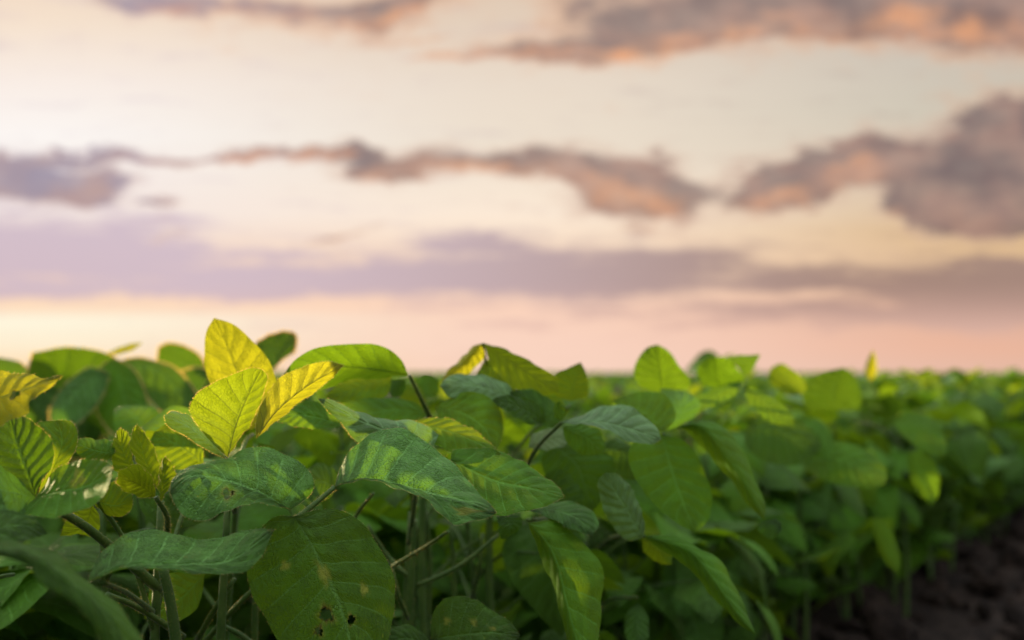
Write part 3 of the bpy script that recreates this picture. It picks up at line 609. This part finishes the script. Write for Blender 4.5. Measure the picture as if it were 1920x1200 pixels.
# K, N: further right, out of focus
plant('K', 1500, 1.32, 780, 'blurred soybean plant with an yellow-lit leaf tip above a bright curled leaf', 'soybean plants further along the row')
k = petiole('K', at(1460, 790, .98), .0014)
traced('K', k, .98, .93, '1475,800 1530,800 1558,868', '1500,782 1540,788 1562,820', '1490,822 1525,850', .7, -.7, 'l')
traced('K', k, .98, .93, '1500,865 1580,862 1660,908', '1560,828 1620,842 1662,882', '1530,895 1590,912 1640,916', 1.2, -1, 'l')
traced('K', k, 1.02, 1.0, '1445,690 1470,712 1505,740', '1465,682 1500,705 1512,725', '1441,712 1470,738', .5, .5, 'v', label='yellow-lit leaflet')
traced('K', k, .95, .93, '1400,800 1450,800 1530,850', '1440,770 1500,790 1540,830', '1400,840 1450,870 1500,870', .8, -.8, 'd')
plant('N', 1690, 1.6, 800, 'blurred soybean plant at the right with a narrow bright leaf hanging down toward the soil', 'soybean plants further along the row')
k = petiole('N', at(1600, 790, 1.08), .0014)
traced('N', k, 1.06, 1.05, '1562,770 1562,730 1582,689', '1512,762 1506,725 1530,702', '1612,762 1610,720 1597,700', .5, .4, 'd')
traced('N', k, 1.0, .99, '1636,970 1655,1012 1682,1076', '1660,975 1681,1020 1688,1056', '1639,1000 1658,1050', .3, .3, 'l')
traced('N', k, 1.06, 1.05, '1703,848 1725,890 1747,948', '1732,843 1758,880 1761,922', '1704,882 1722,925', .4, .3, 'l')
traced('N', k, 1.1, 1.05, '1670,790 1730,795 1775,855', '1700,775 1752,788 1772,820', '1690,815 1740,850', .8, -.8, 'l')
traced('N', k, 1.2, 1.2, '1632,715 1634,690 1637,656', '1622,700 1627,675', '1643,700 1643,675', .3, .3, 'y')
# P, Q: blurred plants behind the left ones
plant('P', 200, 1.05, 760, 'blurred soybean plant behind the leftmost leaves, its top rimmed with orange light', 'blurred soybean plants behind the front row')
k = petiole('P', at(190, 720, 1.02), .0016)
traced('P', k, 1.02, .98, '95,840 110,770 100,700 62,662', '50,800 42,740 55,690', '225,800 245,720 218,672 130,651', .8, -.8, 'd', hairs=1500, hl=.0032)
traced('P', k, .97, .94, '212,672 225,715 240,770 250,830', '188,690 178,740 200,800', '247,692 272,740 278,800', .4, .4, 'l', hairs=900, hl=.0032)
traced('P', k, .96, .92, '205,700 165,715 120,760 95,800', '170,690 120,725 95,770', '190,745 150,790 115,810', .6, -.5, 'g', hairs=500, hl=.0032)
traced('P', k, .98, .95, '60,730 100,745 140,800 150,850', '95,725 145,765 160,820', '65,770 95,820 130,850', .6, -.5, 'd')
traced('P', k, 1.02, 1.02, '190,668 230,657 268,642', '215,655 245,645', '225,664 250,656', .2, -.2, 'y')
traced('P', k, 1.0, .95, '225,676 290,690 340,740 378,810', '265,672 325,690 368,740 385,785', '225,702 275,742 322,792 350,815', .5, -.8, 'd', hairs=1500, hl=.0032)
traced('P', k, 1.0, 1.0, '180,850 120,785 60,735 25,720', '190,790 140,735 80,705', '140,860 70,825 30,775', 1, -.8, 'd', hairs=1500, hl=.0032)
traced('P', k, 1.0, 1.02, '-40,700 10,685 65,705', '-10,674 38,682', '-20,745 40,745', .6, -.6, 'd', hairs=1500, hl=.0032)
plant('Q', 400, 1.1, 760, 'blurred soybean plant behind the tall yellow leaf with a dark orange-rimmed leaf beside it', 'blurred soybean plants behind the front row')
k = petiole('Q', at(390, 700, 1.06), .0016)
traced('Q', k, 1.06, 1.04, '388,695 345,680 298,652', '374,668 342,649 315,645', '372,722 330,712 298,695 296,672', .6, -.6, 'd', hairs=1500, hl=.0032)
traced('Q', k, .90, .88, '478,645 520,655 555,640', '500,633 535,624 552,629', '500,695 532,672 552,656', .4, -.4, 'd', hairs=1500, hl=.0032)
traced('Q', k, 1.0, .98, '400,700 350,730 300,800', '370,690 310,720', '400,740 360,800', .6, -.6, 'd', hairs=1500, hl=.0032)
traced('Q', k, 1.0, .98, '395,705 420,760 410,840', '430,710 445,770', '380,740 385,800', .6, -.6, 'd', hairs=1500, hl=.0032)

# ------------------------------------------------------------------ generic plants for the rest of the rows
def leaflet_rails(Ln, W, droop, fold, twist, curl):
    """blade along +Y, top side +Z; droop = how far it bends down, fold = lift of both halves"""
    n = 9; mid = []; a = R(12); y = z = 0
    for i in range(n+1):
        mid.append((0, y, z)); ang = a - droop*(i/n)**1.2
        y += math.cos(ang)*Ln/n; z += math.sin(ang)*Ln/n
    def edge(s):
        out = []
        for i in range(n+1):
            u = i/n; w = W*.5*(math.sin(math.pi*u**.72)**.85 if 0 < u < 1 else 0)
            tw = twist*u; ca = math.cos(fold + tw*s)
            out.append((s*w*ca + curl*math.sin(math.pi*u)*.0, mid[i][1] - w*math.sin(droop*u)*.1, mid[i][2] + w*math.sin(fold + tw*s) + curl*w*s*math.sin(5*u)))
        return out
    return [edge(-1), mid, edge(1)]
gr = random.Random(21)
LFM = []
for i in range(12):
    big = i < 9
    Ln = gr.uniform(.082, .108) if big else gr.uniform(.045, .06)
    rails = leaflet_rails(Ln, Ln*gr.uniform(.56, .70), R(gr.uniform(15, 85)), R(gr.uniform(-18, 30)), R(gr.uniform(-20, 20)), gr.uniform(-.3, .3))
    LFM.append(blade('leaflet', rails, [-1, 0, 1], 16, 6, 1, .0007, .0012, 300+i, (M_LIME if i in (9, 10) else M_GREY if i == 5 else M_PALE if i == 11 else M_DARK if i in (2, 3, 6, 7) else M_LEAF), 0, up=(0, 0, 1)))
def rotm(zdir, yaw_axis_roll=0):
    return Matrix.Rotation(yaw_axis_roll, 4, 'Z')
class Proto:
    """recipe of one plant: stem points, stalks and leaflet matrices, in plant coordinates"""
    def __init__(s, seed, h):
        r = random.Random(seed); s.h = h
        s.stem = [(0, 0, -.03), (r.uniform(-.01, .01), r.uniform(-.01, .01), h*.4), (r.uniform(-.02, .02), r.uniform(-.02, .02), h*.92)]
        P = catmull(s.stem, 24); s.leaves = []
        az = r.uniform(0, 6.28); n = 13
        for i in range(-6, n):
            f = .10 + .90*i/(n-1) if i >= 0 else r.uniform(.15, .62); base = P[int(f*23)]; az += math.pi + r.uniform(-.9, .9)
            pl = r.uniform(.10, .16)*(1 - .6*max(0, f-.6)/.4)*(.42 if i < 0 else 1); el = R(r.uniform(25, 60)) if f < .85 else R(r.uniform(50, 75))
            j = np.array([base[0] + math.cos(az)*math.cos(el)*pl, base[1] + math.sin(az)*math.cos(el)*pl, base[2] + math.sin(el)*pl*(.45+.3*(1-f))])
            j[2] = min(j[2], h*1.03)
            mid = (np.array(base) + j)/2 + np.array([0, 0, .012])
            lf = []
            for q, da in enumerate((0, 82, -82)):
                a2 = az + R(da + r.uniform(-14, 14)); pit = R(r.uniform(-45, 15)) if f < .8 else R(r.uniform(-30, 45)); roll = R(r.uniform(-35, 35))
                scl = (1.0 if q == 0 else .9)*(1 - .25*max(0, f-.8)/.2)*r.uniform(.9, 1.1)
                m = r.choice(LFM[:9]) if f < .88 else r.choice(LFM[7:])
                off = np.array([math.cos(az), math.sin(az), .2])*.018*(q == 0)
                M_ = Matrix.Translation(Vector(j + off)) @ Matrix.Rotation(a2 - math.pi/2, 4, 'Z') @ Matrix.Rotation(pit, 4, 'X') @ Matrix.Rotation(roll, 4, 'Y') @ Matrix.Scale(scl, 4)
                lf.append((m, M_))
            s.leaves.append((base, mid, j, lf))
        s.stem_me = tube('stem', s.stem, [.0034, .003, .0016], 7, 0, 1, res=10)
        s.stalk_me = [tube('leaf_stalk', [b, m, j], [.0017, .0013, .0011], 6, 0, 1, res=7) for b, m, j, _ in s.leaves]
        s.whole = None
    def merged(s):
        """the same plant as one mesh, for places where its parts are too small to tell"""
        if s.whole: return s.whole
        V = []; Fc = []; UV = []; mi = []; mats = [M_STEM, M_LEAF, M_LIME, M_GREY, M_DARK, M_PALE]
        def add(me, M_, slot):
            b = len(V); co = np.zeros(len(me.vertices)*3); me.vertices.foreach_get('co', co); co = co.reshape(-1, 3)
            A = np.array(M_); co = co @ A[:3, :3].T + A[:3, 3]; V.extend(co.tolist())
            uvd = me.uv_layers[0].data if me.uv_layers else None
            for p in me.polygons:
                Fc.append([b+v for v in p.vertices]); mi.append(slot)
                for li in p.loop_indices: UV.append(tuple(uvd[li].uv) if uvd else (0, .5))
        add(s.stem_me, Matrix.Identity(4), 0)
        for k, (b, m, j, lf) in enumerate(s.leaves):
            add(s.stalk_me[k], Matrix.Identity(4), 0)
            for me, M_ in lf: add(me, M_, mats.index(me.materials[0]))
        me = bpy.data.meshes.new('soybean_plant'); me.from_pydata(V, [], Fc)
        for m in mats: me.materials.append(m)
        me.polygons.foreach_set('material_index', mi); me.polygons.foreach_set('use_smooth', [True]*len(Fc))
        uvl = me.uv_layers.new(name='UVMap'); uvl.data.foreach_set('uv', np.array(UV, np.float32).ravel())
        s.whole = me; return me
protos = [Proto(40+i, h) for i, h in enumerate((.335, .35, .325, .345, .355, .33))]
def project(p):
    x, y, z = p[0], p[1], p[2]-H; dpt = y*CP + z*SP; up = z*CP - y*SP
    return (960+F*x/dpt, 600-F*up/dpt, dpt) if dpt > .02 else (0, 0, dpt)
def hero_clear(px, py, dp):
    """keep the generic foliage out of the space the hand-placed leaves fill"""
    if dp < .30: return px > -900
    if px < 1150 and dp < .70: return dp < .57 or py < 790 or px > 600
    if px >= 1150 and dp < .80: return dp < .68 or py < 900
    return False
def put_plant(pr, x, y, rot, scl, label, group, detailed=True, skip=None, tilt=0):
    Mw = Matrix.Translation((x, y, 0)) @ Matrix.Rotation(rot, 4, 'Z') @ Matrix.Rotation(tilt, 4, 'X') @ Matrix.Scale(scl, 4)
    if not detailed:
        o = mesh_obj('soybean_plant', pr.merged()); o.matrix_world = Mw
    else:
        keep = []
        for k, (b, m, j, lf) in enumerate(pr.leaves):
            ok = [q for q in lf if not (skip and (skip(Mw @ q[1] @ Vector((0, .05, 0))) or skip(Mw @ q[1] @ Vector((0, .09, -.03))) or skip(Mw @ q[1].translation)))]
            if ok: keep.append((k, ok))
        if not keep: return None
        o = bpy.data.objects.new('soybean_plant', None); link(o); o.matrix_world = Mw; o.empty_display_size = .05
        mesh_obj('stem', pr.stem_me, o)
        for k, ok in keep:
            st = mesh_obj('leaf_stalk', pr.stalk_me[k], o)
            for me, M_ in ok:
                l = mesh_obj('leaflet', me, st); l.matrix_local = M_
    o['label'] = label; o['category'] = 'soybean plant'; o['group'] = group
    return o
def skip_near(t):
    px, py, dp = project(t)
    pp = (t[0]-P0[0])*NR[0] + (t[1]-P0[1])*NR[1]; tt_ = (t[0]-P0[0])*DIR[0] + (t[1]-P0[1])*DIR[1]
    if tt_ > -.4 and pp > .09 + .80*max(0, t[2]): return True      # the row is narrow at its foot and wide at the top
    if -60 < px < 1980 or dp < .3:
        if hero_clear(px, py, dp): return True
        lim = 742 if px < 560 else 715 if px < 1150 else 712 if px < 1450 else 690
        if py < lim and dp < 1.7: return True
    return False
r1 = random.Random(77); cnt = 0
reg = []
t = -1.75
while t < 3.0:
    for side_ in (-.09, .10):
        tt = t + r1.uniform(-.03, .03); x, y = row(tt, side_ + r1.uniform(-.03, .03)); pr = protos[r1.randrange(6)]
        px, py, dp = project((x, y, .3))
        scl = r1.uniform(.94, 1.05)*(1.08 if tt > .3 else 1)
        hidden = tt < -.35
        lab = ('soybean plant in the thick of the row behind the sharp front leaves' if hidden else
               'blurred soybean plant in the row between the broad hanging leaf and the narrow bright leaf at the right' if tt < .45 else
               'strongly blurred soybean plant in the row near the right edge, above the bare soil' if tt < 2.0 else
               'tiny soybean plant at the far end of the row below the horizon at the right edge')
        gp = ('soybean plants hidden behind the front leaves' if hidden else 'soybean plants in the middle of the row' if tt < .45 else 'blurred soybean plants towards the right edge' if tt < 2 else 'far soybean plants of the front row')
        o_ = put_plant(pr, x, y, r1.uniform(0, 6.28), scl, lab, gp, tt < 2.6, skip_near, R(r1.uniform(-6, 6)))
        cnt += 1
        if o_: reg.append((o_, 'front' if not hidden else 'thick', px, dp))
    t += .115 if t < 3 else .16
# rows behind
for k in (1, 2, 3):
    t = -1.9 - .1*k
    while t < 7.5:
        x, y = row(t + r1.uniform(-.03, .03), -.75*k + r1.uniform(-.08, .08)); px, py, dp = project((x, y, .3))
        t += (.068 if px < -200 else .09) if k == 1 else .24  # unseen plants left of view packed closer, scaled taller, to block low sun
        if y < .1 or px < -3500 or px > 2100 or (px < -350 and (k > 2 or y > 2.5)): continue
        det = k == 1 and dp < 2.2 and px > -350
        lab = ('soybean plant of the row behind, blurred, just over the front leaves' if k == 1 else 'distant soybean plant of the rows behind, a blurred green tip on the horizon')
        o_ = put_plant(protos[r1.randrange(6)], x, y, r1.uniform(0, 6.28), r1.uniform(.95, 1.07)*(1.09 if px < 0 else 1), lab, 'soybean plants of the second row' if k == 1 else 'soybean plants of the rear rows', det,
                  (lambda q: (lambda a: a[1] < 695 and a[2] < 2.4)(project(q))) if det else None)
        if o_: reg.append((o_, 'second' if k == 1 else 'rear', px, dp))
# labels: which row, near what, and how far along
MARK = [(-250, 'beyond the left edge'), (90, 'at the left edge'), (330, 'above the bud plant'), (560, 'behind the tall yellow leaf'), (800, 'behind the arched leaf'), (1010, 'behind the roof-shaped leaves'),
        (1170, 'left of the rounded skyline leaf'), (1340, 'behind the rounded skyline leaf'), (1480, 'by the yellow-lit leaf tip'), (1640, 'above the narrow bright leaf'), (1800, 'right of the narrow bright leaf'), (9999, 'at the right edge')]
NUM = 'thir four fif six seven eigh nine'.split()
ORD = ['nearest', 'second nearest', 'third nearest', 'fourth nearest', 'fifth nearest', 'sixth nearest', 'seventh nearest', 'eighth nearest', 'ninth nearest', 'tenth nearest', 'eleventh nearest', 'twelfth nearest'] + [q + 'teenth nearest' for q in NUM] + [a + '-' + b + ' nearest' for a in ('twenty', 'thirty', 'forty') for b in 'first second third fourth fifth sixth seventh eighth ninth'.split()]
ROWN = {'thick': 'in the thick of the front row', 'front': 'of the front row', 'second': 'of the second row', 'rear': 'of the rear rows'}
bins = {}
for o, rw, px, dp in reg:
    if rw is None: continue
    where = next(n for x, n in MARK if px < x); bins.setdefault((rw, where), []).append((dp, o.name, o))
for (rw, where), lst in bins.items():
    lst.sort(key=lambda q: q[:2])
    for i, (dp, _, o) in enumerate(lst):
        o['label'] = (ORD[i] if i < len(ORD) else 'barely visible') + (' blurred soybean plant ' if rw != 'thick' else ' soybean plant ') + ROWN[rw] + ' ' + where
# the field beyond as one mass of leaves
def far_field():
    r = np.random.RandomState(9); V = []; Fc = []; UV = []
    n = 26000
    for i in range(n):
        k = r.randint(4, 60) if i % 3 else r.randint(4, 16)
        perp = -.75*k + r.normal(0, .13)
        tt = r.uniform(-3, 60) if i % 2 else r.uniform(-3, 20)
        x, y = row(tt, perp)
        if y < 1.5: continue
        s = .035*(1+.02*y); z = .37 - abs(r.normal(0, .05)) + .01*r.randn()
        th = r.uniform(0, 6.28); a = np.array([math.cos(th), math.sin(th), r.uniform(-.5, .5)]); b = np.array([-math.sin(th), math.cos(th), r.uniform(-.7, .7)])
        c = np.array([x, y, z]); q = len(V)
        V += [(c-a*s*1.3).tolist(), (c-b*s*.8-a*s*.2).tolist(), (c+a*s*1.3).tolist(), (c+b*s*.8-a*s*.2).tolist()]; Fc.append([q, q+1, q+2, q+3]); UV += [(0, .5), (.4, 0), (1, .5), (.4, 1)]
    me = bpy.data.meshes.new('crop_field'); me.from_pydata(V, [], Fc); me.materials.append(M_DARK)
    uvl = me.uv_layers.new(name='UVMap'); uvl.data.foreach_set('uv', np.array(UV, np.float32).ravel())
    o = mesh_obj('crop_field', me); o['kind'] = 'stuff'; o['label'] = 'far soybean field, a dark green strip along the horizon'; o['category'] = 'crop field'
far_field()
